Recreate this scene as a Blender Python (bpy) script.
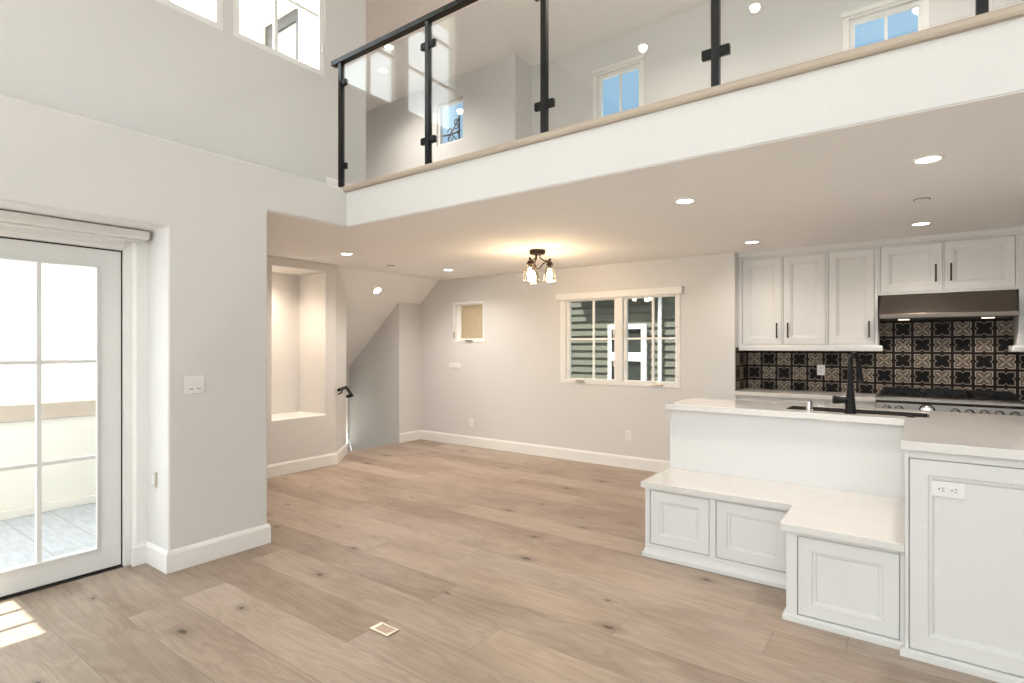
import bpy, bmesh, math, random
from mathutils import Vector, Matrix
random.seed(4)
for o in list(bpy.data.objects): bpy.data.objects.remove(o)
S = bpy.context.scene
COL = S.collection
PI = math.pi

# ------------------------------------------------------------------ camera
cam_d = bpy.data.cameras.new('camera'); cam = bpy.data.objects.new('camera', cam_d); COL.objects.link(cam)
FPX = 554.38
cam_d.sensor_width = 36.0; cam_d.lens = FPX / 1024 * 36.0
cam_d.shift_y = 4.5 / 1024
cam_d.clip_start = 0.05; cam_d.clip_end = 300
YAW = math.radians(36.217)
cam.location = (0, 0, 1.4); cam.rotation_euler = (PI / 2, 0, YAW)
S.camera = cam

# ------------------------------------------------------------------ view, world, sun
S.view_settings.view_transform = 'Standard'; S.view_settings.look = 'None'
S.view_settings.gamma = 1.0; S.view_settings.use_curve_mapping = False
S.view_settings.exposure = 0.62
SKY_WHITE = 3.1; SKY_BLUE = 0.62; SUN = 12.0; CAN_W = 36.0; WARM = (1.0, 0.915, 0.83)

class E:
    """tiny arithmetic wrapper round Math nodes"""
    def __init__(s, nt, v): s.nt = nt; s.v = v
    def _m(s, op, *a):
        n = s.nt.nodes.new('ShaderNodeMath'); n.operation = op
        for i, x in enumerate((s,) + a):
            x = x.v if isinstance(x, E) else x
            if isinstance(x, (int, float)): n.inputs[i].default_value = x
            else: s.nt.links.new(x, n.inputs[i])
        return E(s.nt, n.outputs[0])
    def __add__(s, o): return s._m('ADD', o)
    __radd__ = __add__
    def __sub__(s, o): return s._m('SUBTRACT', o)
    def __rsub__(s, o): return E(s.nt, float(o))._m('SUBTRACT', s)
    def __mul__(s, o): return s._m('MULTIPLY', o)
    __rmul__ = __mul__
    def __truediv__(s, o): return s._m('DIVIDE', o)
    def fl(s): return s._m('FLOOR')
    def fr(s): return s._m('FRACT')
    def abs(s): return s._m('ABSOLUTE')
    def sin(s): return s._m('SINE')
    def exp(s): return s._m('EXPONENT')
    def mx(s, o): return s._m('MAXIMUM', o)
    def mn(s, o): return s._m('MINIMUM', o)
    def lt(s, o): return s._m('LESS_THAN', o)
    def gt(s, o): return s._m('GREATER_THAN', o)
    def step(s, a, b):
        n = s.nt.nodes.new('ShaderNodeMapRange'); n.interpolation_type = 'SMOOTHSTEP'
        s.nt.links.new(s.v, n.inputs['Value'])
        n.inputs['From Min'].default_value = a; n.inputs['From Max'].default_value = b
        return E(s.nt, n.outputs[0])

def mixc(nt, f, a, b):
    n = nt.nodes.new('ShaderNodeMix'); n.data_type = 'RGBA'
    for sock, x in ((n.inputs[0], f), (n.inputs[6], a), (n.inputs[7], b)):
        x = x.v if isinstance(x, E) else x
        if isinstance(x, (int, float)): sock.default_value = x
        elif isinstance(x, tuple): sock.default_value = x + (1,) if len(x) == 3 else x
        else: nt.links.new(x, sock)
    return n.outputs[2]

w = bpy.data.worlds.new('sky'); S.world = w; w.use_nodes = True
nt = w.node_tree; nt.nodes.clear()
tc = nt.nodes.new('ShaderNodeTexCoord'); sp = nt.nodes.new('ShaderNodeSeparateXYZ'); nt.links.new(tc.outputs['Generated'], sp.inputs[0])
yy = E(nt, sp.outputs[1]); zz = E(nt, sp.outputs[2])
f_s = 1.0 - (yy + E(nt, sp.outputs[0]) * 0.5).step(0.02, 0.42)                        # sky glare round the sun's side, clear blue away from it
cc = mixc(nt, f_s, (0.34 * SKY_BLUE, 0.62 * SKY_BLUE, 0.93 * SKY_BLUE), (0.93 * SKY_WHITE, 0.97 * SKY_WHITE, SKY_WHITE))
cc = mixc(nt, zz.step(-0.12, 0.0), (1.0, 0.97, 0.93), cc)  # below the horizon: pale ground
bg = nt.nodes.new('ShaderNodeBackground'); nt.links.new(cc, bg.inputs[0])
wo = nt.nodes.new('ShaderNodeOutputWorld'); nt.links.new(bg.outputs[0], wo.inputs[0])

sun_d = bpy.data.lights.new('sun', 'SUN'); sun_d.energy = SUN; sun_d.angle = 0.009; sun_d.color = (1, 0.95, 0.87)
sun = bpy.data.objects.new('sun', sun_d); COL.objects.link(sun)
sun.rotation_euler = Vector((0.37, 0.335, -1.0)).to_track_quat('-Z', 'Y').to_euler()
sun.location = (-6, -6, 12)

def portal(loc, rot, sx, sy):
    d = bpy.data.lights.new('daylight_portal', 'AREA'); d.shape = 'RECTANGLE'; d.size = sx; d.size_y = sy
    d.cycles.is_portal = True
    o = bpy.data.objects.new('daylight_portal', d); COL.objects.link(o); o.location = loc; o.rotation_euler = rot
portal((-0.3, -3.3, 1.2), (-PI / 2, 0, PI), 5.8, 2.2)
portal((-0.3, -3.3, 3.9), (-PI / 2, 0, PI), 5.8, 2.0)

# ------------------------------------------------------------------ materials
MATS = {}
def mat(name, col, rough=0.5, metal=0.0, spec=0.5, bump=0.0, bscale=60.0, emit=None, es=0.0, coat=0.0, stretch=None):
    m = bpy.data.materials.new(name); m.use_nodes = True; t = m.node_tree; b = t.nodes['Principled BSDF']
    b.inputs['Base Color'].default_value = (*col, 1); b.inputs['Roughness'].default_value = rough
    b.inputs['Metallic'].default_value = metal; b.inputs['Specular IOR Level'].default_value = spec
    b.inputs['Coat Weight'].default_value = coat
    g = t.nodes.new('ShaderNodeNewGeometry')
    nz = t.nodes.new('ShaderNodeTexNoise'); nz.inputs['Scale'].default_value = bscale; nz.inputs['Detail'].default_value = 3
    if stretch:
        mp = t.nodes.new('ShaderNodeMapping'); mp.inputs['Scale'].default_value = stretch
        t.links.new(g.outputs['Position'], mp.inputs[0]); t.links.new(mp.outputs[0], nz.inputs['Vector'])
    else: t.links.new(g.outputs['Position'], nz.inputs['Vector'])
    f = E(t, nz.outputs[0]).step(0.3, 0.7)
    t.links.new(mixc(t, f, tuple(c * 0.985 for c in col), tuple(min(1, c * 1.01) for c in col)), b.inputs['Base Color'])
    if bump:
        bp = t.nodes.new('ShaderNodeBump'); bp.inputs['Strength'].default_value = bump; bp.inputs['Distance'].default_value = 0.002
        t.links.new(nz.outputs[0], bp.inputs['Height']); t.links.new(bp.outputs[0], b.inputs['Normal'])
    if emit: b.inputs['Emission Color'].default_value = (*emit, 1); b.inputs['Emission Strength'].default_value = es
    MATS[name] = m; return m

mat('wall_paint', (0.69, 0.68, 0.67), 0.75, spec=0.2, bump=0.12, bscale=90)
mat('ceiling_paint', (0.92, 0.91, 0.90), 0.8, spec=0.2, bump=0.12, bscale=90)
mat('trim_paint', (0.83, 0.82, 0.80), 0.42, spec=0.4)
mat('door_paint', (0.76, 0.76, 0.75), 0.4, spec=0.4)
mat('cabinet_paint', (0.72, 0.715, 0.705), 0.42, spec=0.4)
mat('plastic_white', (0.82, 0.81, 0.79), 0.35)
mat('black_metal', (0.006, 0.006, 0.007), 0.3, metal=0.0, spec=0.3)
mat('matte_black', (0.007, 0.007, 0.008), 0.45, spec=0.22)
mat('bronze', (0.05, 0.032, 0.022), 0.4, metal=0.7)
mat('sink_composite', (0.035, 0.028, 0.022), 0.5, spec=0.3)
mat('steel', (0.17, 0.155, 0.14), 0.34, metal=1.0, stretch=(2, 2, 120), bump=0.05)
mat('dark_steel', (0.19, 0.165, 0.145), 0.34, metal=1.0, stretch=(2, 2, 120), bump=0.05)
mat('chrome', (0.6, 0.58, 0.55), 0.15, metal=1.0)
mat('copper_lid', (0.50, 0.38, 0.32), 0.4, metal=0.6)
mat('nickel', (0.62, 0.56, 0.48), 0.3, metal=1.0)
mat('dark_slot', (0.03, 0.03, 0.03), 0.6)
mat('gap_black', (0.02, 0.02, 0.02), 0.7)
mat('nosing_oak', (0.46, 0.385, 0.305), 0.5, stretch=(3, 30, 30), bscale=8)
mat('exterior_cream', (0.80, 0.77, 0.70), 0.9, spec=0.1, bump=0.3, bscale=60)
mat('exterior_white', (0.9, 0.9, 0.88), 0.6)
mat('exterior_tan', (0.52, 0.44, 0.365), 0.8)
mat('exterior_brown', (0.05, 0.045, 0.042), 0.5)
mat('exterior_grey', (0.30, 0.30, 0.30), 0.5)
mat('ground_pale', (0.78, 0.76, 0.73), 0.9)
mat('siding', (0.105, 0.107, 0.085), 0.8, spec=0.2)
mat('dark_glass', (0.03, 0.035, 0.03), 0.08)
mat('shade_fabric', (0.78, 0.77, 0.74), 0.8)
mat('hood_lip', (0.20, 0.175, 0.15), 0.5, metal=1.0)
mat('lamp_disc', (0.9, 0.9, 0.9), 0.5, emit=(1.0, 0.93, 0.82), es=14.0)
mat('bulb_glow', (0.9, 0.9, 0.9), 0.5, emit=(1.0, 0.84, 0.62), es=22.0)
mat('hood_lamp', (0.9, 0.9, 0.9), 0.5, emit=(1.0, 0.8, 0.6), es=1.2)
mat('balcony_tile', (0.42, 0.43, 0.45), 0.55)

def glass(name, tint=(0.96, 0.98, 0.975), ior=1.45, frost=0.0):
    m = bpy.data.materials.new(name); m.use_nodes = True; t = m.node_tree; t.nodes.clear()
    o = t.nodes.new('ShaderNodeOutputMaterial'); tr = t.nodes.new('ShaderNodeBsdfTransparent'); gl = t.nodes.new('ShaderNodeBsdfGlossy')
    tr.inputs[0].default_value = (*tint, 1); gl.inputs['Roughness'].default_value = 0.0
    fr = t.nodes.new('ShaderNodeFresnel'); gb = t.nodes.new('ShaderNodeNewGeometry')
    bi = E(t, gb.outputs['Backfacing']) * (1.0 / ior - ior) + ior      # light leaving the pane meets the same reflectance as light entering it
    t.links.new(bi.v, fr.inputs[0])
    mx = t.nodes.new('ShaderNodeMixShader'); t.links.new(fr.outputs[0], mx.inputs[0]); t.links.new(tr.outputs[0], mx.inputs[1]); t.links.new(gl.outputs[0], mx.inputs[2])
    t.links.new(mx.outputs[0], o.inputs[0]); MATS[name] = m; return m
glass('clear_glass'); glass('rail_glass', (0.965, 0.98, 0.975), 1.72)
glass('lamp_glass', (0.93, 0.90, 0.85), 1.6)

# frosted pane of the small window
m = bpy.data.materials.new('frosted_glass'); m.use_nodes = True; t = m.node_tree; t.nodes.clear()
o_ = t.nodes.new('ShaderNodeOutputMaterial'); tl = t.nodes.new('ShaderNodeBsdfTranslucent'); df = t.nodes.new('ShaderNodeBsdfDiffuse'); mx = t.nodes.new('ShaderNodeMixShader')
g_ = t.nodes.new('ShaderNodeNewGeometry'); nz = t.nodes.new('ShaderNodeTexNoise'); nz.inputs['Scale'].default_value = 60; nz.inputs['Detail'].default_value = 3
t.links.new(g_.outputs['Position'], nz.inputs['Vector'])
c_ = mixc(t, E(t, nz.outputs[0]).step(0.35, 0.65), (0.72, 0.60, 0.44), (0.92, 0.82, 0.66))
t.links.new(c_, tl.inputs[0]); t.links.new(c_, df.inputs[0]); mx.inputs[0].default_value = 0.35
t.links.new(tl.outputs[0], mx.inputs[1]); t.links.new(df.outputs[0], mx.inputs[2]); t.links.new(mx.outputs[0], o_.inputs[0]); MATS['frosted_glass'] = m

# oak planks
def wnoise(t, dim, a, b=None):
    n = t.nodes.new('ShaderNodeTexWhiteNoise'); n.noise_dimensions = dim
    if dim == '1D': t.links.new(a.v, n.inputs['W'])
    else:
        c = t.nodes.new('ShaderNodeCombineXYZ'); t.links.new(a.v, c.inputs[0]); t.links.new(b.v, c.inputs[1]); t.links.new(c.outputs[0], n.inputs['Vector'])
    return E(t, n.outputs['Value']), n.outputs['Color']
def comb(t, *a):
    c = t.nodes.new('ShaderNodeCombineXYZ')
    for i, x in enumerate(a):
        x = x.v if isinstance(x, E) else x
        if isinstance(x, (int, float)): c.inputs[i].default_value = x
        else: t.links.new(x, c.inputs[i])
    return c.outputs[0]
def noise(t, vec, scale, detail=3, rough=0.5, dist=0.0):
    n = t.nodes.new('ShaderNodeTexNoise'); n.inputs['Scale'].default_value = scale; n.inputs['Detail'].default_value = detail
    n.inputs['Roughness'].default_value = rough; n.inputs['Distortion'].default_value = dist
    t.links.new(vec, n.inputs['Vector']); return E(t, n.outputs[0])

def plank_mat(name, light, dark, W, L, y0, knots=True, rough=0.42):
    m = bpy.data.materials.new(name); m.use_nodes = True; t = m.node_tree; b = t.nodes['Principled BSDF']
    g = t.nodes.new('ShaderNodeNewGeometry'); s = t.nodes.new('ShaderNodeSeparateXYZ'); t.links.new(g.outputs['Position'], s.inputs[0])
    x = E(t, s.outputs[0]); y = E(t, s.outputs[1])
    ry = (y - y0) / W; row = ry.fl(); rn, _ = wnoise(t, '1D', row + 7.0)
    xi = (x + 20.0) / L + rn * 3.7; pl = xi.fl(); pr, pc = wnoise(t, '2D', row, pl)
    sep = t.nodes.new('ShaderNodeSeparateXYZ'); t.links.new(pc, sep.inputs[0]); r2 = E(t, sep.outputs[1]); r3 = E(t, sep.outputs[2])
    fine = noise(t, comb(t, x * 3.0 + r2 * 31.0, y * 60.0, r3 * 9.0), 1.6, 4, 0.6)
    big = noise(t, comb(t, x * 0.9 + r2 * 17.0, y * 5.5 + r3 * 13.0, r2 * 5.0), 1.0, 3, 0.55, 0.6)
    rings = (big * 62.0).sin() * 0.5 + 0.5
    blot = noise(t, comb(t, x * 1.4 + r3 * 11.0, y * 3.0, r2 * 3.0), 1.2, 2)
    f = pr * 0.55 + (fine - 0.5) * 0.75 + (rings - 0.5) * 0.20 + (blot - 0.5) * 1.0 + 0.22
    col = mixc(t, f.mx(0.0).mn(1.0), light, dark)
    warm = mixc(t, (r3 * 0.5), (1.0, 1.0, 1.0), (1.03, 0.965, 0.90))
    mul = t.nodes.new('ShaderNodeMix'); mul.data_type = 'RGBA'; mul.blend_type = 'MULTIPLY'; mul.inputs[0].default_value = 1
    t.links.new(col, mul.inputs[6]); t.links.new(warm, mul.inputs[7]); col = mul.outputs[2]
    if knots:
        wob = noise(t, comb(t, x, y, 0.0), 30.0, 2)
        v = t.nodes.new('ShaderNodeTexVoronoi'); v.voronoi_dimensions = '2D'; v.inputs['Scale'].default_value = 1.0
        t.links.new(comb(t, x * 1.15, y * 2.3, 0.0), v.inputs['Vector'])
        s2 = t.nodes.new('ShaderNodeSeparateXYZ'); t.links.new(v.outputs['Color'], s2.inputs[0])
        gate = E(t, s2.outputs[0]).gt(0.35); size = E(t, s2.outputs[1]) * E(t, s2.outputs[1]) * 0.05 + 0.014
        d = E(t, v.outputs['Distance']) + (wob - 0.5) * 0.05
        k1 = (1.0 - (d / size).step(0.35, 1.0)) * gate; k2 = (1.0 - (d / size).step(0.6, 3.4)) * gate
        col = mixc(t, k2 * 0.45, col, tuple(c * 0.62 for c in dark)); col = mixc(t, k1 * 0.85, col, (0.055, 0.038, 0.028))
    fy = ry.fr(); fx = xi.fr()
    sy = fy.mn(1.0 - fy) * W; sx = fx.mn(1.0 - fx) * L
    seam = 1.0 - sy.mn(sx).step(0.0007, 0.0022)
    col = mixc(t, seam * 0.62, col, (0.13, 0.095, 0.07))
    t.links.new(col, b.inputs['Base Color'])
    b.inputs['Roughness'].default_value = rough; b.inputs['Specular IOR Level'].default_value = 0.35
    bp = t.nodes.new('ShaderNodeBump'); bp.inputs['Strength'].default_value = 0.25; bp.inputs['Distance'].default_value = 0.002
    t.links.new((fine * 0.25 - seam).v, bp.inputs['Height']); t.links.new(bp.outputs[0], b.inputs['Normal'])
    MATS[name] = m
plank_mat('oak_floor', (0.48, 0.395, 0.325), (0.25, 0.186, 0.14), 0.262, 1.86, 1.915)

# patterned wall tile
def tile_mat(name, ax, x0, z0, P=0.1458):
    m = bpy.data.materials.new(name); m.use_nodes = True; t = m.node_tree; b = t.nodes['Principled BSDF']
    g = t.nodes.new('ShaderNodeNewGeometry'); s = t.nodes.new('ShaderNodeSeparateXYZ'); t.links.new(g.outputs['Position'], s.inputs[0])
    a = (E(t, s.outputs[ax]) - x0) / P; c = (E(t, s.outputs[2]) - z0) / P
    par = ((a.fl() + c.fl()) * 0.5).fr().gt(0.25)            # 1 on every other tile
    u = (a.fr() - 0.5).abs(); v = (c.fr() - 0.5).abs()
    hi = u.mx(v); lo = u.mn(v)
    notch = (lo * lo * (-260.0)).exp() * 0.105               # the square is pinched at mid side
    d = hi + notch
    ring = d.gt(0.365) * d.lt(0.422)
    inside = d.lt(0.37)
    p = (u + v) * 0.7071; q = (u - v).abs() * 0.7071        # along / across the diagonal petals
    pw = (p - 0.235) / 0.245; qw = q / 0.098
    el = pw * pw + qw * qw                                   # ellipse petal
    rim = el.gt(0.62) * el.lt(1.30) * p.gt(0.05); core = (((p - 0.25) / 0.12) * ((p - 0.25) / 0.12) + (q / 0.022) * (q / 0.022)).lt(1.0)
    flower = rim.mx(core)
    dist = (u * u + v * v); cen = dist.lt(0.0022)
    black = (0.006, 0.0045, 0.004); grey = (0.115, 0.09, 0.07); lite = (0.42, 0.35, 0.28); mid = (0.055, 0.04, 0.03)
    tl_grey = mixc(t, el.lt(1.25), grey, mid); tl_grey = mixc(t, el.lt(0.80), tl_grey, (0.25, 0.205, 0.16)); tl_grey = mixc(t, core, tl_grey, lite)
    tl_dark = mixc(t, rim * 0.5, black, (0.02, 0.016, 0.014))
    ins = mixc(t, par, tl_dark, tl_grey)
    col = mixc(t, inside, (0.016, 0.010, 0.008), ins)
    col = mixc(t, ring, col, mixc(t, par, (0.25, 0.205, 0.165), lite))
    gr = u.mx(v).gt(0.489); col = mixc(t, gr, col, (0.012, 0.009, 0.008))
    t.links.new(col, b.inputs['Base Color']); b.inputs['Roughness'].default_value = 0.5; b.inputs['Specular IOR Level'].default_value = 0.12
    bp = t.nodes.new('ShaderNodeBump'); bp.inputs['Strength'].default_value = 0.3; bp.inputs['Distance'].default_value = 0.001
    t.links.new((1.0 - gr).v, bp.inputs['Height']); t.links.new(bp.outputs[0], b.inputs['Normal'])
    MATS[name] = m
tile_mat('tile_back', 0, -1.354, 1.1902); tile_mat('tile_side', 1, 6.385, 1.1902)

# quartz worktop
m = bpy.data.materials.new('quartz'); m.use_nodes = True; t = m.node_tree; b = t.nodes['Principled BSDF']
g = t.nodes.new('ShaderNodeNewGeometry')
n1 = noise(t, g.outputs['Position'], 2.2, 5, 0.6, 1.4); n2 = noise(t, g.outputs['Position'], 240.0, 1)
vein = (n1 - 0.5).abs().step(0.0, 0.02)
c1 = mixc(t, vein, (0.69, 0.665, 0.64), (0.72, 0.695, 0.67)); c1 = mixc(t, n2.step(0.62, 0.7) * 0.25, c1, (0.66, 0.63, 0.6))
t.links.new(c1, b.inputs['Base Color']); b.inputs['Roughness'].default_value = 0.13; MATS['quartz'] = m

# balcony pavers
m = bpy.data.materials.new('paver'); m.use_nodes = True; t = m.node_tree; b = t.nodes['Principled BSDF']
g = t.nodes.new('ShaderNodeNewGeometry'); s = t.nodes.new('ShaderNodeSeparateXYZ'); t.links.new(g.outputs['Position'], s.inputs[0])
x = E(t, s.outputs[0]) / 0.6; y = E(t, s.outputs[1]) / 0.3; fx = (x + (y.fl() * 0.5).fr()).fr(); fy = y.fr()
gr = (fx.mn(1.0 - fx) * 2.0).mn(fy.mn(1.0 - fy)).lt(0.02)
nn = noise(t, comb(t, E(t, s.outputs[0]) * 3.0, E(t, s.outputs[1]) * 14.0, 0.0), 2.0, 4)
c1 = mixc(t, nn.step(0.3, 0.7), (0.44, 0.46, 0.50), (0.54, 0.56, 0.60)); c1 = mixc(t, gr, c1, (0.40, 0.40, 0.40))
t.links.new(c1, b.inputs['Base Color']); b.inputs['Roughness'].default_value = 0.6; MATS['paver'] = m

# ------------------------------------------------------------------ mesh helpers
class MB:
    def __init__(s): s.bm = bmesh.new()
    def box(s, x0, x1, y0, y1, z0, z1):
        x0, x1 = sorted((x0, x1)); y0, y1 = sorted((y0, y1)); z0, z1 = sorted((z0, z1))
        v = [s.bm.verts.new(p) for p in ((x0,y0,z0),(x1,y0,z0),(x1,y1,z0),(x0,y1,z0),(x0,y0,z1),(x1,y0,z1),(x1,y1,z1),(x0,y1,z1))]
        for f in ((0,3,2,1),(4,5,6,7),(0,1,5,4),(1,2,6,5),(2,3,7,6),(3,0,4,7)): s.bm.faces.new([v[i] for i in f])
        return s
    def prism(s, poly, axis, a, b):
        """poly: 2D points in the other two axes (cyclic order), extruded from a to b along axis"""
        def P(p, t):
            if axis == 2: return (p[0], p[1], t)
            if axis == 1: return (p[0], t, p[1])
            return (t, p[0], p[1])
        A = [s.bm.verts.new(P(p, a)) for p in poly]; B = [s.bm.verts.new(P(p, b)) for p in poly]; n = len(poly)
        s.bm.faces.new(A); s.bm.faces.new(B[::-1])
        for i in range(n): s.bm.faces.new((A[i], B[i], B[(i+1) % n], A[(i+1) % n]))
        return s
    def grid(s, axis, us, vs, a, b, solid):
        """slab between a and b along axis with square-cut holes: solid(i, j) tells which cells are filled"""
        def P(u, v, t): return {0: (t, u, v), 1: (u, t, v), 2: (u, v, t)}[axis]
        cache = {}
        def V(i, j, k):
            if (i, j, k) not in cache: cache[(i, j, k)] = s.bm.verts.new(P(us[i], vs[j], (a, b)[k]))
            return cache[(i, j, k)]
        nu, nv = len(us) - 1, len(vs) - 1
        ok = lambda i, j: 0 <= i < nu and 0 <= j < nv and solid(i, j)
        for i in range(nu):
            for j in range(nv):
                if not ok(i, j): continue
                s.bm.faces.new((V(i,j,0), V(i,j+1,0), V(i+1,j+1,0), V(i+1,j,0)))
                s.bm.faces.new((V(i,j,1), V(i+1,j,1), V(i+1,j+1,1), V(i,j+1,1)))
                if not ok(i-1, j): s.bm.faces.new((V(i,j,0), V(i,j,1), V(i,j+1,1), V(i,j+1,0)))
                if not ok(i+1, j): s.bm.faces.new((V(i+1,j,0), V(i+1,j+1,0), V(i+1,j+1,1), V(i+1,j,1)))
                if not ok(i, j-1): s.bm.faces.new((V(i,j,0), V(i+1,j,0), V(i+1,j,1), V(i,j,1)))
                if not ok(i, j+1): s.bm.faces.new((V(i,j+1,0), V(i,j+1,1), V(i+1,j+1,1), V(i+1,j+1,0)))
        return s
    def holes(s, axis, u0, u1, v0, v1, a, b, hs):
        us = sorted({u0, u1} | {h[0] for h in hs} | {h[1] for h in hs}); vs = sorted({v0, v1} | {h[2] for h in hs} | {h[3] for h in hs})
        us = [u for u in us if u0 <= u <= u1]; vs = [v for v in vs if v0 <= v <= v1]
        def solid(i, j):
            cu, cv = (us[i] + us[i+1]) / 2, (vs[j] + vs[j+1]) / 2
            return not any(h[0] < cu < h[1] and h[2] < cv < h[3] for h in hs)
        return s.grid(axis, us, vs, a, b, solid)
    def tube(s, pts, r, seg=10, closed_ends=True):
        pts = [Vector(p) for p in pts]; rings = []; n = len(pts)
        rr = r if isinstance(r, (list, tuple)) else [r] * n
        up = None
        for i, p in enumerate(pts):
            t = (pts[min(i+1, n-1)] - pts[max(i-1, 0)]).normalized()
            if up is None: up = Vector((0, 0, 1)) if abs(t.z) < 0.9 else Vector((1, 0, 0))
            a = t.cross(up).normalized(); up = a.cross(t).normalized()
            rings.append([s.bm.verts.new(p + (a * math.cos(2*PI*k/seg) + up * math.sin(2*PI*k/seg)) * rr[i]) for k in range(seg)])
        for i in range(n-1):
            for k in range(seg): s.bm.faces.new((rings[i][k], rings[i][(k+1) % seg], rings[i+1][(k+1) % seg], rings[i+1][k]))
        if closed_ends: s.bm.faces.new(rings[0][::-1]); s.bm.faces.new(rings[-1])
        return s
    def lathe(s, prof, c, seg=32, axis=(0, 0, 1), close=False):
        """prof: (radius, height) pairs round an axis through c"""
        q = Vector((0, 0, 1)).rotation_difference(Vector(axis)); rings = []
        for r, h in prof:
            rings.append([s.bm.verts.new(Vector(c) + q @ Vector((max(r, 1e-4) * math.cos(2*PI*k/seg), max(r, 1e-4) * math.sin(2*PI*k/seg), h))) for k in range(seg)])
        m = len(rings)
        for i in range(m if close else m-1):
            A, B = rings[i], rings[(i+1) % m]
            for k in range(seg): s.bm.faces.new((A[k], A[(k+1) % seg], B[(k+1) % seg], B[k]))
        return s
    def sweep(s, path, prof, side=1, closed=False):
        """profile (out, z) swept along a horizontal path; side = +1 puts 'out' to the left of travel"""
        P = [Vector((p[0], p[1])) for p in path]; n = len(P); z0 = path[0][2] if len(path[0]) > 2 else 0.0
        rings = []
        for i in range(n):
            d0 = (P[i] - P[i-1]).normalized() if (i > 0 or closed) else None
            d1 = (P[(i+1) % n] - P[i]).normalized() if (i < n-1 or closed) else None
            if d0 is None: d0 = d1
            if d1 is None: d1 = d0
            n0 = Vector((-d0.y, d0.x)) * side; n1 = Vector((-d1.y, d1.x)) * side
            mv = (n0 + n1).normalized(); k = 1 / max(0.3, mv.dot(n0))
            rings.append([s.bm.verts.new((P[i].x + mv.x * k * o, P[i].y + mv.y * k * o, z0 + z)) for o, z in prof])
        m = len(prof)
        for i in range(n if closed else n-1):
            A, B = rings[i], rings[(i+1) % n]
            for k in range(m): s.bm.faces.new((A[k], A[(k+1) % m], B[(k+1) % m], B[k]))
        if not closed: s.bm.faces.new(rings[0]); s.bm.faces.new(rings[-1][::-1])
        return s
    def panel(s, x0, x1, z0, z1, yf, t, rings, d=-1):
        """door leaf facing d along y with a moulded, recessed centre. rings = (inset, depth)"""
        def loop(i, y): return [s.bm.verts.new(p) for p in ((x0+i, y, z0+i), (x1-i, y, z0+i), (x1-i, y, z1-i), (x0+i, y, z1-i))]
        L = [loop(0, yf - d * t)] + [loop(i, yf - d * dep) for i, dep in rings]
        s.bm.faces.new(L[0][::-1])
        for A, B in zip(L, L[1:]):
            for k in range(4): s.bm.faces.new((A[k], A[(k+1) % 4], B[(k+1) % 4], B[k]))
        s.bm.faces.new(L[-1])
        return s
    def sphere(s, c, r, sc=(1, 1, 1), seg=16):
        M = Matrix.Translation(c) @ Matrix.Diagonal((*[r * k for k in sc], 1))
        bmesh.ops.create_uvsphere(s.bm, u_segments=seg, v_segments=seg // 2, radius=1, matrix=M); return s

def wloc(o):
    L = Vector((0, 0, 0))
    while o: L += o.location; o = o.parent
    return L
def obj(name, mb, mt, parent=None, origin=None, bevel=0, smooth=False, seg=2, **props):
    bm = mb.bm; bmesh.ops.recalc_face_normals(bm, faces=bm.faces)
    off = Vector(origin) if origin else Vector((0, 0, 0))
    base = wloc(parent) if parent else Vector((0, 0, 0))
    if parent: off = base                      # parts sit in their thing's frame
    for v in bm.verts: v.co -= off
    me = bpy.data.meshes.new(name); bm.to_mesh(me); bm.free()
    me.materials.append(MATS[mt] if isinstance(mt, str) else mt)
    o = bpy.data.objects.new(name, me); COL.objects.link(o)
    if parent: o.parent = parent
    else: o.location = off
    if smooth:
        for p in me.polygons: p.use_smooth = True
        md = o.modifiers.new('es', 'EDGE_SPLIT'); md.split_angle = math.radians(38)
    if bevel:
        md = o.modifiers.new('bevel', 'BEVEL'); md.width = bevel; md.segments = seg; md.limit_method = 'ANGLE'; md.angle_limit = math.radians(40)
        if seg > 2: md.harden_normals = False
    for k, v in props.items(): o[k] = v
    return o
def thing(name, loc, label, cat, group=None, **props):
    o = bpy.data.objects.new(name, None); COL.objects.link(o); o.location = loc; o.empty_display_size = 0.1
    if label: o['label'] = label; o['category'] = cat
    if group: o['group'] = group
    for k, v in props.items(): o[k] = v
    return o
def tag(o, label, cat, group=None):
    o['label'] = label; o['category'] = cat
    if group: o['group'] = group
    return o
def struct(name, mb, mt, parent=None, **k):
    o = obj(name, mb, mt, parent, **k)
    if not parent: o['kind'] = 'structure'
    return o
def dup(root, loc, label=None):
    r = root.copy(); COL.objects.link(r); r.location = loc
    if label: r['label'] = label
    for ch in list(root.children):
        c = ch.copy(); COL.objects.link(c); c.parent = r
        for g in ch.children:
            d = g.copy(); COL.objects.link(d); d.parent = c
    return r

# ------------------------------------------------------------------ main dimensions
XL = -3.73       # lower face of the left wall
XU = -3.98       # upper face of the left wall
YF = 5.92        # far wall
YK = 6.39        # kitchen back wall
ZC = 2.362       # lower ceiling
ZL = 2.672       # loft floor
ZT = 5.30        # upper ceiling
YB = 2.826       # face of the loft edge
XR, YR = 3.0, -3.2

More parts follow.
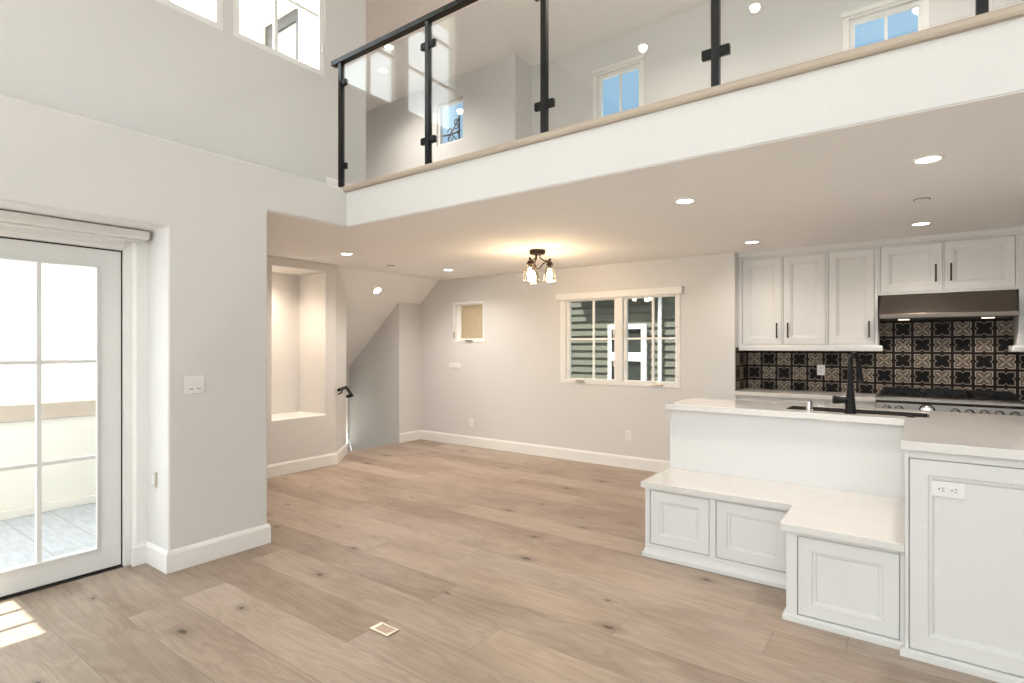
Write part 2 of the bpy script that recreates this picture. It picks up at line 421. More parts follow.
# ------------------------------------------------------------------ setting: floor, walls, ceilings
struct('floor', MB().grid(2, [-6.05, -4.10, XR], [YR, 2.01, YK + 0.1], -0.12, 0.0, lambda i, j: i == 1 or j == 1), 'oak_floor')
struct('wall_left', MB().grid(0, [YR, -1.05, 1.505, 2.155, YB + 0.01], [0, 2.135, ZC + 0.003, ZL], XL, -4.13,
       lambda i, j: not (i == 1 and j == 0) and not (i == 3 and j < 2)), 'wall_paint', bevel=0.014, seg=4)
struct('wall_left_upper', MB().holes(0, YR, 3.204, ZL, ZT, XU, -4.13, [(1.20, 2.80, 3.637, 5.05)]), 'wall_paint', bevel=0.004)
struct('wall_loft_edge', MB().box(XL - 0.005, XR, YB, YB + 0.15, ZC + 0.003, ZL - 0.02), 'wall_paint', bevel=0.006, seg=2)
struct('ceiling_lower', MB().grid(2, [-7.35, -5.66, XL - 0.012, XR], [2.155, YB + 0.008, YK + 0.1], ZC, ZC + 0.0028,
       lambda i, j: (i >= 1 and j == 1) or (i == 1 and j == 0)), 'ceiling_paint')
struct('ceiling_stair_slope', MB().prism([(-5.66, ZC), (-5.66, ZC + 0.25), (-7.5, ZC + 0.25), (-7.5, ZC - 1.84 * 0.847)], 1, 4.0, YF + 0.1), 'ceiling_paint')
struct('floor_loft', MB().box(-8.0, XR, YB + 0.06, YK + 0.05, ZL - 0.02, ZL), 'oak_floor')
struct('trim_loft_nosing', MB().prism([(YB - 0.0005, ZL - 0.030), (YB - 0.026, ZL - 0.030), (YB - 0.034, ZL - 0.018), (YB - 0.034, ZL), (YB - 0.026, ZL + 0.012), (YB + 0.06, ZL + 0.012), (YB + 0.06, ZL - 0.019), (YB - 0.0005, ZL - 0.019)], 0, -3.975, XR), 'nosing_oak', bevel=0.003)
struct('ceiling_upper', MB().grid(2, [-8.1, -4.13, XR + 0.1], [YR - 0.1, 3.1, 6.5], ZT, ZT + 0.15, lambda i, j: i == 1 or j == 1), 'ceiling_paint')
# niche wall: front slab with the recess, then its back and sides
NX = -5.565
struct('wall_niche', MB().holes(0, 2.155, 4.07, 0, ZC, NX, -6.10, [(3.263, 3.927, 0.601, 2.262)]), 'wall_paint', bevel=0.008, seg=3)
struct('wall_niche_back', MB().box(-6.10, -6.2, 2.155, 4.07, 0, ZC), 'wall_paint')
struct('wall_stair_near', MB().prism([(NX - 0.001, 4.069), (-6.0, 4.545), (-7.35, 4.545), (-7.35, 4.45), (-6.2, 4.45), (-6.2, 4.069)], 2, -1.6, 2.6), 'wall_paint')
struct('wall_left_return', MB().box(-4.13, -7.35, 2.155, 2.0, 0, ZL), 'wall_paint')
struct('wall_stair_far', MB().box(-6.045, -7.35, 5.5, YF, -1.6, 2.3), 'wall_paint')
struct('wall_stair_end', MB().holes(0, 4.45, 5.6, -1.6, 2.4, -7.19, -7.34, [(4.66, 5.492, -0.16, 0.72)]), 'wall_paint')
struct('wall_far', MB().holes(1, -7.35, -1.513, 0, ZC, YF, YF + 0.16, [(-3.59, -2.078, 0.942, 1.985), (-5.385, -4.812, 1.448, 2.022)]), 'wall_paint', bevel=0.004)
struct('wall_kitchen_side', MB().box(-1.513, -1.66, YF + 0.158, YK + 0.1, 0, ZC), 'wall_paint')
struct('wall_kitchen_back', MB().box(-1.66, XR, YK, YK + 0.12, 0, ZC), 'wall_paint')
struct('wall_right', MB().box(XR, XR + 0.12, YR, YK + 0.1, 0, ZT), 'wall_paint')
REAR = [(-3.2, 2.6, 0.1, 2.3), (-3.2, 2.6, 2.9, 4.9)]
struct('wall_rear', MB().holes(1, -4.13, XR, 0, ZT, YR, YR - 0.12, REAR), 'wall_paint')
# loft walls
W1 = (-3.33, -2.745, 3.72, 4.875); W2 = (-0.548, 0.03, 3.50, 4.632)
struct('wall_loft_back', MB().holes(1, -4.34, XR, ZL, ZT, 6.40, 6.52, [W1, W2]), 'wall_paint')
WA = (-5.785, -5.265, 4.36, 4.985)
struct('wall_loft_left', MB().holes(1, -8.0, -4.34, ZL, ZT, 6.0, 6.10, [WA]), 'wall_paint')
struct('wall_loft_jog', MB().box(-4.34, -4.46, 6.101, 6.52, ZL, ZT), 'wall_paint')
struct('wall_loft_end', MB().box(-8.0, -8.1, 3.1, 6.4, ZL, ZT), 'wall_paint')
struct('wall_loft_near', MB().holes(1, -8.0, -4.131, ZL - 0.1, ZT, 3.1, 3.204, [(-5.45, -4.78, ZL, 4.70)]), 'exterior_cream')

struct('wall_loft_near_inside', MB().box(-8.0, -3.98, 3.205, 3.225, ZL, ZT), 'wall_paint')
# baseboards
BBP = [(0, 0), (0.015, 0), (0.015, 0.112), (0.012, 0.122), (0.006, 0.134), (0.004, 0.138), (0, 0.138)]
struct('baseboard_left', MB().sweep([(-4.03, 1.412), (-4.03, 1.505), (XL, 1.505), (XL, 2.155), (-4.13, 2.155)], BBP, side=-1), 'trim_paint', bevel=0.0015)
struct('baseboard_niche', MB().sweep([(NX, 2.155), (NX, 4.07), (-6.0, 4.545)], BBP, side=-1), 'trim_paint', bevel=0.0015)
struct('baseboard_far', MB().sweep([(-6.045, 5.5), (-6.045, YF), (-1.513, YF), (-1.513, YF + 0.1)], BBP, side=-1), 'trim_paint', bevel=0.0015)
struct('baseboard_loft', MB().sweep([(XU, YB - 0.02, ZL), (XU, 3.204, ZL)], BBP, side=-1), 'trim_paint')
struct('trim_stair_nosing', MB().box(-6.075, -6.045, 4.55, 5.5, -0.03, 0.002), 'nosing_oak', bevel=0.004)

# ------------------------------------------------------------------ door to the balcony (left)
XD = -4.09
d = struct('door_1', MB().holes(0, -0.93, 1.376, 0.012, 1.998, XD, XD - 0.045, [(-0.20, 1.255, 0.15, 1.883)]), 'door_paint', bevel=0.003)
struct('glass', MB().box(XD - 0.02, XD - 0.026, -0.20, 1.255, 0.15, 1.883), 'clear_glass', d)
mu = MB()
for y in (0.97,): mu.box(XD - 0.008, XD - 0.038, y - 0.012, y + 0.012, 0.15, 1.883)
for z in (1.306, 0.715): mu.box(XD - 0.009, XD - 0.037, -0.20, 1.255, z - 0.011, z + 0.011)
struct('muntins', mu, 'door_paint', d, bevel=0.002)
gz = MB()
gz.box(XD + 0.012, XD - 0.004, 1.243, 1.255, 0.15, 1.883).box(XD + 0.012, XD - 0.004, -0.2, 1.243, 0.138, 0.15).box(XD + 0.012, XD - 0.004, -0.2, 1.255, 1.883, 1.893)
struct('glazing_bead', gz, 'door_paint', d, bevel=0.002)
struct('gap_shade_strip', MB().box(XD - 0.002, XD - 0.03, 1.3765, 1.3835, 0.0, 2.006).box(XD - 0.002, XD - 0.03, -0.93, 1.3765, 1.999, 2.006).box(XD - 0.002, XD - 0.03, -0.93, 1.376, 0.002, 0.011), 'gap_black', d)  # shade in the gap round the leaf, put in as a black strip
fr = MB(); fr.prism([(XD + 0.028, 1.384), (XD + 0.028, 1.43), (XD + 0.045, 1.434), (XD + 0.06, 1.44), (XD + 0.06, 1.52), (XD - 0.09, 1.52), (XD - 0.09, 1.384)], 2, 0, 2.13)
struct('trim_1', fr, 'trim_paint', bevel=0.002)
fr = MB(); fr.prism([(XD + 0.028, 2.007), (XD + 0.028, 2.03), (XD + 0.045, 2.034), (XD + 0.045, 2.06), (XD + 0.06, 2.066), (XD + 0.06, 2.136), (XD - 0.09, 2.136), (XD - 0.09, 2.007)], 1, -1.05, 1.384)
struct('trim_2', fr, 'trim_paint', bevel=0.002)
struct('trim_3', MB().box(XD + 0.03, XD - 0.10, -1.05, 1.384, -0.005, 0.0015), 'dark_steel')
rs = thing('roller_blind', (-3.97, 0.3, 2.1), 'white rolled-up blind in a slim cassette above the glass balcony door', 'blind')
obj('cassette', MB().prism([(-3.95, 2.128), (-4.02, 2.128), (-4.02, 2.078), (-3.965, 2.072), (-3.95, 2.080)], 1, -1.0, 1.485), 'shade_fabric', rs, bevel=0.003)
obj('end_bracket', MB().box(-3.945, -4.02, 1.486, 1.492, 2.07, 2.128), 'nickel', rs, bevel=0.002)
obj('bottom_bar', MB().box(-3.985, -3.998, -0.99, 1.47, 2.058, 2.071), 'plastic_white', rs, bevel=0.003)

# ------------------------------------------------------------------ upper windows in the left wall
XW = XU - 0.028
k = 0
for a, b_, mid in ((2.041, 2.80, 2.385), (1.20, 1.967, 1.620)):
    k += 1
    wn = struct('window_%d' % k, MB().holes(0, a, b_, 3.637, 5.05, XW + 0.02, XW - 0.05, [(a + 0.045, b_ - 0.045, 3.68, 5.005)]), 'trim_paint', bevel=0.003)
    struct('muntins', MB().box(XW, XW - 0.03, mid - 0.012, mid + 0.012, 3.68, 5.005).box(XW + 0.001, XW - 0.029, a + 0.045, b_ - 0.045, 4.12, 4.144).box(XW + 0.001, XW - 0.029, a + 0.045, b_ - 0.045, 4.56, 4.584), 'trim_paint', wn)
    struct('glass', MB().box(XW - 0.012, XW - 0.018, a + 0.045, b_ - 0.045, 3.68, 5.005), 'clear_glass', wn)
    if k == 1: struct('window_latch', MB().box(XW + 0.02, XW + 0.034, b_ - 0.03, b_ - 0.014, 3.83, 3.90), 'plastic_white', wn, bevel=0.003)
mm = MB()
mm.box(XW + 0.02, XW - 0.05, 1.967, 2.041, 3.637, 5.05)
struct('trim_4', mm, 'wall_paint')

# rear glazing (behind the camera; its daylight fills the room)
for k2, (a, b_, z0, z1) in enumerate(REAR):
    hs = [(a + 0.06 + i * (b_ - a) / 4, a + (i + 1) * (b_ - a) / 4 - 0.06, z0 + 0.06, z1 - 0.06) for i in range(4)]
    wn = struct('window_%d' % (3 + k2), MB().holes(1, a, b_, z0, z1, YR - 0.04, YR - 0.1, hs), 'trim_paint')
    struct('glass', MB().box(a + 0.02, b_ - 0.02, YR - 0.066, YR - 0.072, z0 + 0.02, z1 - 0.02), 'clear_glass', wn)

# ------------------------------------------------------------------ far wall windows
Y1 = YF + 0.045
wn = struct('window_5', MB().holes(1, -3.59, -2.078, 0.942, 1.985, YF - 0.006, YF + 0.10, [(-3.515, -2.842, 0.99, 1.95), (-2.755, -2.115, 0.99, 1.95)]), 'trim_paint', bevel=0.003)
for a, b_, mx_ in ((-3.515, -2.842, -3.152), (-2.755, -2.115, -2.405)):
    sa = struct('sash', MB().holes(1, a + 0.002, b_ - 0.002, 0.992, 1.948, Y1 - 0.015, Y1 + 0.03, [(a + 0.038, b_ - 0.030, 1.006, 1.945)]), 'exterior_white', wn, bevel=0.002)
    struct('muntins', MB().box(mx_ - 0.013, mx_ + 0.013, Y1, Y1 + 0.02, 1.0, 1.95).box(a + 0.03, b_ - 0.02, Y1 + 0.001, Y1 + 0.019, 1.474, 1.496), 'exterior_white', sa)
    struct('glass', MB().box(a + 0.03, b_ - 0.02, Y1 + 0.008, Y1 + 0.013, 1.0, 1.95), 'clear_glass', sa)
for cx in (-3.30, -2.33):
    struct('crank_handle', MB().prism([(cx - 0.075, 0.965), (cx + 0.06, 0.965), (cx + 0.07, 0.972), (cx + 0.035, 0.986), (cx - 0.045, 0.986)], 1, YF - 0.03, YF - 0.004).box(cx - 0.07, cx + 0.05, YF - 0.038, YF - 0.030, 0.966, 0.975), 'nickel', wn, bevel=0.002)
for cx in (-2.858, -2.738):
    struct('window_latch', MB().box(cx - 0.008, cx + 0.008, YF - 0.02, YF - 0.004, 1.50, 1.575).box(cx - 0.005, cx + 0.005, YF - 0.03, YF - 0.018, 1.53, 1.60), 'nickel', wn, bevel=0.002)
    struct('window_pull', MB().box(cx - 0.004, cx + 0.004, YF - 0.012, YF - 0.004, 1.16, 1.24), 'plastic_white', wn, bevel=0.001)
bl = thing('roller_blind', (-2.85, YF - 0.03, 2.0), 'white blind headrail above the double window looking on the siding', 'blind')
obj('headrail', MB().box(-3.625, -2.05, YF - 0.052, YF - 0.001, 1.965, 2.042), 'trim_paint', bl, bevel=0.003)
obj('end_cap', MB().box(-2.05, -2.044, YF - 0.054, YF - 0.001, 1.963, 2.044), 'plastic_white', bl, bevel=0.001)
wn = struct('window_6', MB().holes(1, -5.385, -4.812, 1.448, 2.022, YF - 0.006, YF + 0.10, [(-5.335, -4.835, 1.488, 1.99)]), 'trim_paint', bevel=0.003)
sa = struct('sash', MB().holes(1, -5.333, -4.837, 1.49, 1.988, YF + 0.02, YF + 0.07, [(-5.262, -4.85, 1.505, 1.975)]), 'exterior_white', wn, bevel=0.002)
struct('frosted_pane', MB().box(-5.27, -4.845, YF + 0.045, YF + 0.051, 1.50, 1.98), 'frosted_glass', sa)
struct('crank_handle', MB().box(-5.13, -5.01, YF - 0.03, YF - 0.004, 1.466, 1.482).box(-5.10, -5.06, YF - 0.04, YF - 0.02, 1.482, 1.49), 'nickel', wn, bevel=0.002)
struct('window_latch', MB().box(-5.37, -5.345, YF - 0.016, YF - 0.005, 1.52, 1.60), 'nickel', wn, bevel=0.002)

# loft windows
for nm, (a, b_, z0, z1), yy_ in (('window_7', W1, 6.40), ('window_8', W2, 6.40), ('window_9', WA, 6.0)):
    wn = struct(nm, MB().holes(1, a, b_, z0, z1, yy_ + 0.03, yy_ + 0.09, [(a + 0.04, b_ - 0.03, z0 + 0.04, z1 - 0.035)]), 'trim_paint', bevel=0.002)
    if nm != 'window_9':
        xm = (a + b_) / 2 + 0.01
        struct('muntins', MB().box(xm - 0.012, xm + 0.012, yy_ + 0.045, yy_ + 0.07, z0 + 0.04, z1 - 0.035).box(a + 0.04, b_ - 0.03, yy_ + 0.046, yy_ + 0.069, z0 + 0.36, z0 + 0.384), 'trim_paint', wn)
        struct('window_casing', MB().holes(1, a - 0.055, b_ + 0.055, z0 - 0.055, z1 + 0.03, yy_ - 0.012, yy_ + 0.001, [(a, b_, z0, z1)]), 'trim_paint', wn, bevel=0.003)
        struct('head_rail', MB().box(a - 0.065, b_ + 0.065, yy_ - 0.04, yy_ - 0.002, z1 + 0.02, z1 + 0.065), 'trim_paint', wn, bevel=0.003)
    struct('glass', MB().box(a + 0.04, b_ - 0.03, yy_ + 0.055, yy_ + 0.061, z0 + 0.04, z1 - 0.035), 'clear_glass', wn)
# wrought iron outside the small loft window
def arc(cx, cz, r, a0, a1, y, n=12): return [(cx + r * math.cos(math.radians(a0 + (a1 - a0) * i / n)), y, cz + r * math.sin(math.radians(a0 + (a1 - a0) * i / n))) for i in range(n + 1)]
iy = 6.56
sc = MB()
X0, Z0 = -5.835, 4.72
sc.tube([(X0, iy, 4.62), (X0, iy, 5.12)], 0.014).tube([(X0 - 0.42, iy, 4.82), (X0 - 0.36, iy, 4.79), (X0 - 0.24, iy, 4.775), (X0 - 0.1, iy, 4.78), (X0 + 0.03, iy, 4.80)], 0.013)
sc.tube([(X0 - 0.24, iy, 4.70), (X0 - 0.17, iy, 4.78), (X0 - 0.08, iy, 4.90), (X0 - 0.01, iy, 5.0)], 0.010).tube([(X0 - 0.01, iy, 4.62), (X0 - 0.09, iy, 4.70), (X0 - 0.17, iy, 4.78)], 0.010)
for cx, cz, a0 in ((X0 - 0.20, 4.83, -80), (X0 - 0.06, 4.95, 0), (X0 - 0.19, 4.71, 100), (X0 - 0.07, 4.88, 180)): sc.tube(arc(cx, cz, 0.042, a0, a0 + 280, iy), 0.008, 8)
Kf = 6.17 / 6.56
for v in sc.bm.verts: v.co = Vector((v.co.x * Kf, 6.17 + (v.co.y - 6.56), 1.4 + (v.co.z - 1.4) * Kf))
sc.tube([(X0 * Kf, 6.10, 4.55), (X0 * Kf, 6.17, 4.55)], 0.01, 8)
tag(obj('iron_scroll_bracket', sc, 'matte_black', origin=(X0 * Kf, 6.17, 4.5), smooth=True), 'black wrought-iron scroll bracket outside the small loft window', 'bracket')
# stair window
wn = struct('window_10', MB().holes(0, 4.66, 5.492, -0.16, 0.72, -7.195, -7.24, [(4.70, 5.484, -0.12, 0.69)]), 'trim_paint')
struct('glass', MB().box(-7.215, -7.22, 4.70, 5.484, -0.12, 0.69), 'clear_glass', wn)
sc = MB()
for k in range(5):
    yk = 4.76 + k * 0.155
    sc.tube([(-7.29, yk, 0.30), (-7.29, yk, 0.66)], 0.008, 8)
    sc.tube([(-7.29, yk + 0.04 + 0.03 * math.cos(a), 0.42 + 0.045 * math.sin(a)) for a in [i * PI / 8 for i in range(17)]], 0.007, 6)
sc.tube([(-7.29, 4.66, 0.32), (-7.29, 5.49, 0.32)], 0.009, 8)
tag(obj('iron_grille', sc, 'matte_black', origin=(-7.29, 5.08, 0.3), smooth=True), 'black iron scrollwork outside the low window down the stairs', 'grille')

# ------------------------------------------------------------------ stairs and handrail
st = MB()
for k in range(5):
    st.box(-6.05 - 0.25 * k - 0.25, -6.05 - 0.25 * k - 0.01 if k == 0 else -6.05 - 0.25 * k, 4.55, 5.495, -1.6, -0.175 * (k + 1))
struct('floor_stairs', st, 'oak_floor')
hr = thing('stair_handrail', (-6.0, 4.6, 0.86), 'short black wall-mounted handrail at the top of the stairs beside the arched alcove wall', 'handrail')
hr['label'] = 'short black wall-mounted handrail at the top of the stairs'
def wp(u, v, dist):
    t_ = (u - 512) / FPX; s_, c_ = math.sin(YAW), math.cos(YAW)
    r = Vector((-s_ + t_ * c_, c_ + t_ * s_, (346 - v) / FPX)); return Vector((0, 0, 1.4)) + r * dist
ra, rb, rc = Vector((-5.463, 4.033, 0.885)), Vector((-5.767, 4.365, 0.885)), Vector((-6.05, 4.674, 0.745))
obj('rail_bar', MB().tube([ra, rb, rc, rc + Vector((-0.05, -0.10, -0.02))], 0.019, 10), 'matte_black', hr, smooth=True)
obj('rail_bracket', MB().tube([ra + Vector((-0.13, 0.142, 0)), ra + Vector((-0.13, 0.142, -0.04)), ra + Vector((-0.15, 0.12, -0.06)), ra + Vector((-0.175, 0.10, -0.065))], 0.009, 8), 'matte_black', hr, smooth=True)
obj('rail_bracket', MB().tube([rc + Vector((0.09, -0.098, 0.045)), rc + Vector((0.08, -0.11, 0.005)), rc + Vector((0.05, -0.135, -0.015))], 0.009, 8), 'matte_black', hr, smooth=True)

# ------------------------------------------------------------------ loft guard rail
YG = 2.836
gr_ = thing('guard_rail', (-3.8, YG, ZL), 'black metal and clear glass guard rail along the edge of the loft', 'railing')
PX = [-3.808, -2.815, -1.832, -0.815, 0.202, 1.22, 2.24]
obj('handrail', MB().box(-3.915, 2.95, YG - 0.026, YG + 0.026, 3.712, 3.752), 'black_metal', gr_, bevel=0.003)
for x in PX:
    p = obj('post', MB().box(x - 0.019, x + 0.019, YG - 0.019, YG + 0.019, ZL + 0.011, 3.712), 'black_metal', gr_, bevel=0.002)
    for z in (2.865, 3.545):
        for sd in (-1, 1):
            if x == PX[0] and sd < 0: continue
            obj('glass_clamp', MB().box(x + sd * 0.02, x + sd * 0.068, YG - 0.014, YG + 0.014, z - 0.024, z + 0.024), 'matte_black', p, bevel=0.003)
for a, b_ in zip(PX, PX[1:]):
    obj('glass_panel', MB().box(a + 0.032, b_ - 0.032, YG - 0.005, YG + 0.005, ZL + 0.035, 3.668), 'rail_glass', gr_)

# ------------------------------------------------------------------ ceiling lamps
def can_mesh(c, n=(0, 0, -1)):
    return
def make_can(loc, label, group, power=CAN_W, normal=(0, 0, -1), r=0.052, col=WARM):
    t_ = thing('recessed_downlight', loc, label, 'ceiling light', group)
    obj('trim_ring', MB().lathe([(r, -0.004), (r, 0.004), (r * 1.12, 0.007), (r * 1.32, 0.004), (r * 1.36, -0.0005), (r, -0.0005)], loc, 28, normal), 'trim_paint', t_, smooth=True)
    obj('lens', MB().lathe([(0.0, 0.002), (r * 0.6, 0.002), (r, 0.002), (r, -0.002)], loc, 28, normal), 'lamp_disc', t_)
    lamp(t_, normal, power, r, col)
    return t_
def lamp(t_, normal, power, r=0.052, col=WARM):
    ld = bpy.data.lights.new('downlight_beam', 'SPOT'); ld.energy = power; ld.spot_size = math.radians(150); ld.spot_blend = 0.9; ld.shadow_soft_size = 0.05; ld.color = col
    lo = bpy.data.objects.new('downlight_beam', ld); COL.objects.link(lo); lo.parent = t_; lo.location = Vector(normal) * 0.02
    lo.rotation_euler = Vector(normal).to_track_quat('-Z', 'Y').to_euler()
G1 = 'recessed lights in the low ceiling'
for x, y, lb in ((0.042, 3.566, 'round recessed ceiling light largest and nearest, above the tall end panel'),
                 (-1.245, 3.638, 'round recessed ceiling light above the low bench, beside the loft edge'),
                 (0.019, 5.411, 'round recessed ceiling light in front of the cabinet doors over the range'),
                 (-1.237, 5.442, 'round recessed ceiling light in front of the leftmost upper cabinet'),
                 (-4.777, 5.158, 'round recessed ceiling light nearest the small frosted window'),
                 (-4.809, 3.645, 'round recessed ceiling light in front of the wall niche')):
    make_can((x, y, ZC), lb, G1, CAN_W * (0.5 if y > 5.2 and x > -2 else 0.72 if x > -2 else 1.15), col=(1.0, 0.87, 0.75) if y > 5.2 and x > -2 else WARM)
# on the sloped ceiling
nsl = Vector((0.847, 0, -1)).normalized()
sx_ = -5.91
make_can((sx_, 4.98, ZC - 0.847 * (-5.66 - sx_)), 'round recessed light in the sloped ceiling above the stairs', G1, CAN_W * 0.6, tuple(nsl))
make_can((-5.80, 3.325, 2.262), 'small recessed light in the top of the wall niche', 'recessed lights in the niche', 42.0, r=0.03, col=(1, 0.80, 0.60))
G2 = 'recessed lights in the high ceiling'
for x, y, lb in ((-2.884, -1.15, 'round recessed light in the high ceiling, reflected left of the other in the railing glass'), (-1.508, -1.10, 'round recessed light in the high ceiling, reflected in the railing glass at the third post')):
    make_can((x, y, ZT), lb, G2, CAN_W * 0.8)
for x, y, lb in ((-5.567, 4.886, 'round recessed loft light just under the handrail, behind the first glass panel'), (-6.099, 5.243, 'lower of the two round loft lights behind the first glass panel'), (-2.2, 5.0, 'unseen round light added in the loft ceiling over the middle windows'), (0.0, 5.0, 'unseen round light added in the loft ceiling furthest right')):
    make_can((x, y, ZT), lb, 'recessed lights in the loft ceiling', CAN_W * (2.2 if x < -5 else 3.4))  # the two lights further right are unseen, added to brighten the loft
for x, y, lb in ((0.021, 4.519, 'flat round sprinkler cover between the two right-hand ceiling lights'), (-5.092, 4.5, 'flat round sprinkler cover in the ceiling near the stairs')):
    t_ = thing('sprinkler_cover', (x, y, ZC), lb, 'sprinkler cover', 'sprinkler covers in the low ceiling')
    obj('cover_plate', MB().lathe([(0, 0.007), (0.04, 0.007), (0.042, 0.005), (0.042, 0.003), (0.03, 0.003), (0.03, 0.0)], (x, y, ZC), 28, (0, 0, -1)), 'ceiling_paint', t_, smooth=True)
    obj('rim', MB().lathe([(0.043, 0.0), (0.043, 0.006), (0.0465, 0.006), (0.0465, 0.0)], (x, y, ZC), 28, (0, 0, -1)), 'dark_steel', t_)  # dark ring paints in the shadow gap round the cover

# semi-flush lamp
LC = Vector((-3.085, 4.644, ZC))
lt = thing('semi_flush_lamp', LC, 'bronze ceiling lamp with three clear glass bell shades', 'ceiling lamp')
obj('canopy', MB().lathe([(0, 0.0), (0.080, 0.0), (0.080, -0.030), (0.074, -0.042), (0.05, -0.046), (0, -0.046)], LC, 32), 'bronze', lt, smooth=True)
R_ = Vector((math.cos(YAW), math.sin(YAW), 0)); F_ = Vector((-math.sin(YAW), math.cos(YAW), 0))
for ang in (-12, 108, 232):
    a = math.radians(ang); dv = R_ * math.cos(a) + F_ * math.sin(a); q = LC + dv * 0.125
    pts = [LC + dv * 0.02 + Vector((0, 0, -0.04)), LC + dv * 0.03 + Vector((0, 0, -0.08)), LC + dv * 0.07 + Vector((0, 0, -0.108)), LC + dv * 0.11 + Vector((0, 0, -0.112)), q + Vector((0, 0, -0.125))]
    arm = obj('arm', MB().tube(pts, 0.0075, 10).tube([LC + dv * 0.11 + Vector((0, 0, -0.112)), LC + dv * 0.06 + Vector((0, 0, -0.135)), LC + dv * 0.025 + Vector((0, 0, -0.18)), LC + dv * 0.0 + Vector((0, 0, -0.19))], 0.006, 8).sphere(tuple(q + Vector((0, 0, -0.10))), 0.014), 'bronze', lt, smooth=True)
    obj('socket_cup', MB().lathe([(0.0, -0.118), (0.02, -0.12), (0.032, -0.14), (0.034, -0.155), (0.0, -0.155)], q, 20).lathe([(0, -0.155), (0.018, -0.155), (0.018, -0.185), (0, -0.185)], q, 16), 'bronze', lt, smooth=True)
    obj('glass_shade', MB().lathe([(0.030, -0.15), (0.040, -0.17), (0.052, -0.21), (0.060, -0.26), (0.066, -0.315), (0.063, -0.315), (0.057, -0.26), (0.049, -0.21), (0.037, -0.172), (0.028, -0.153)], q, 28, close=True), 'lamp_glass', lt, smooth=True)
    obj('bulb', MB().lathe([(0.0, -0.185), (0.012, -0.19), (0.016, -0.205), (0.027, -0.235), (0.030, -0.255), (0.024, -0.278), (0.010, -0.288), (0, -0.289)], q, 18), 'bulb_glow', lt, smooth=True)
    ld = bpy.data.lights.new('bulb_light', 'POINT'); ld.energy = 6; ld.color = (1, 0.76, 0.5); ld.shadow_soft_size = 0.03
    lo = bpy.data.objects.new('bulb_light', ld); COL.objects.link(lo); lo.parent = lt; lo.location = (q + Vector((0, 0, -0.31))) - LC

# ------------------------------------------------------------------ cabinetry
DR = [(0.0, 0.0), (0.062, 0.0), (0.064, 0.006), (0.071, 0.007), (0.079, 0.010), (0.081, 0.0165)]       # moulded frame door
def pull(parent, x, z0, z1, yf):
    obj('handle', MB().box(x - 0.006, x + 0.006, yf - 0.032, yf - 0.022, z0, z1).box(x - 0.006, x + 0.006, yf - 0.026, yf, z0 + 0.004, z0 + 0.016).box(x - 0.006, x + 0.006, yf - 0.026, yf, z1 - 0.016, z1 - 0.004), 'matte_black', parent, bevel=0.002)
def cabinet(name, label, group, x0, x1, yf, yb, z0, z1, doors, mtl='cabinet_paint', rings=DR, part='door'):
    """face frame in front of a closed box; doors = (x0, x1, z0, z1, handle) inset flush in the frame"""
    c = thing(name, ((x0 + x1) / 2, (yf + yb) / 2, z0), label, 'cabinet', group)
    hs = [(d_[0], d_[1], d_[2], d_[3]) for d_ in doors]
    obj('cabinet_body', MB().holes(1, x0, x1, z0, z1, yf, yf + 0.022, hs).box(x0, x1, yf + 0.022, yb, z0, z1), mtl, c, bevel=0.0015)
    for d_ in doors:
        dd = obj(part, MB().panel(d_[0] + 0.004, d_[1] - 0.004, d_[2] + 0.004, d_[3] - 0.004, yf + 0.004, 0.0175, rings), mtl, c, bevel=0.0008, seg=1)
        if len(d_) > 4 and d_[4]: pull(dd, d_[4][0], d_[4][1], d_[4][2], yf + 0.001)
    return c
BASE = [(0, 0), (0.018, 0), (0.018, 0.024), (0.012, 0.032), (0.006, 0.042), (0.003, 0.052), (0, 0.056)]

# island bench (left) with two doors
YB1 = 3.517; ZS = 0.459
G3 = 'white cabinets under the island seat and counter'
c = cabinet('bench_cabinet', 'low white two-door cabinet under the stone bench, left end of the island', G3, -1.472, -0.548, YB1, 3.99, 0.0, ZS,
            [(-1.440, -1.050, 0.088, 0.443), (-1.012, -0.585, 0.088, 0.443)])
obj('base_moulding', MB().sweep([(-1.472, 3.99), (-1.472, YB1), (-0.548, YB1)], BASE, side=-1), 'cabinet_paint', c, bevel=0.001)
# projecting bench cabinet
YB2 = 3.128
c = cabinet('bench_cabinet', 'low white one-door cabinet projecting forward beside the tall end panel', G3, -0.546, -0.0485, YB2, 3.99, 0.0, ZS,
            [(-0.495, -0.066, 0.035, 0.437)])
obj('base_moulding', MB().sweep([(-0.546, YB1 - 0.02), (-0.546, YB2), (-0.049, YB2)], [(0, 0), (0.016, 0), (0.016, 0.026), (0.006, 0.034), (0, 0.036)], side=-1), 'cabinet_paint', c, bevel=0.001)
# bench top (one L-shaped slab)
L_ = MB().grid(2, [-1.492, -0.572, -0.0485], [3.092, 3.487, 3.998], ZS, 0.498, lambda i, j: not (i == 0 and j == 0))
tag(obj('stone_bench_slab', L_, 'quartz', origin=(-0.8, 3.7, ZS), bevel=0.003), 'white stone L-shaped seat slab stepping down in front of the island', 'bench top')
# tall end of the island
YP = 3.076
c = cabinet('island_end_cabinet', 'tall white panelled island end with an outlet in its upper left corner', G3, -0.0475, 1.55, YP, 3.998, 0.0, 0.933,
            [(-0.034, 0.72, 0.035, 0.897), (0.75, 1.50, 0.035, 0.897)], rings=[(0.0, 0.0), (0.066, 0.0), (0.068, 0.006), (0.080, 0.008), (0.086, 0.011), (0.088, 0.0165)], part='panel')
obj('base_moulding', MB().sweep([(-0.046, YB2 - 0.015), (-0.0475, YP), (1.55, YP)], [(0, 0), (0.018, 0), (0.018, 0.026), (0.006, 0.034), (0, 0.036)], side=-1), 'cabinet_paint', c, bevel=0.001)
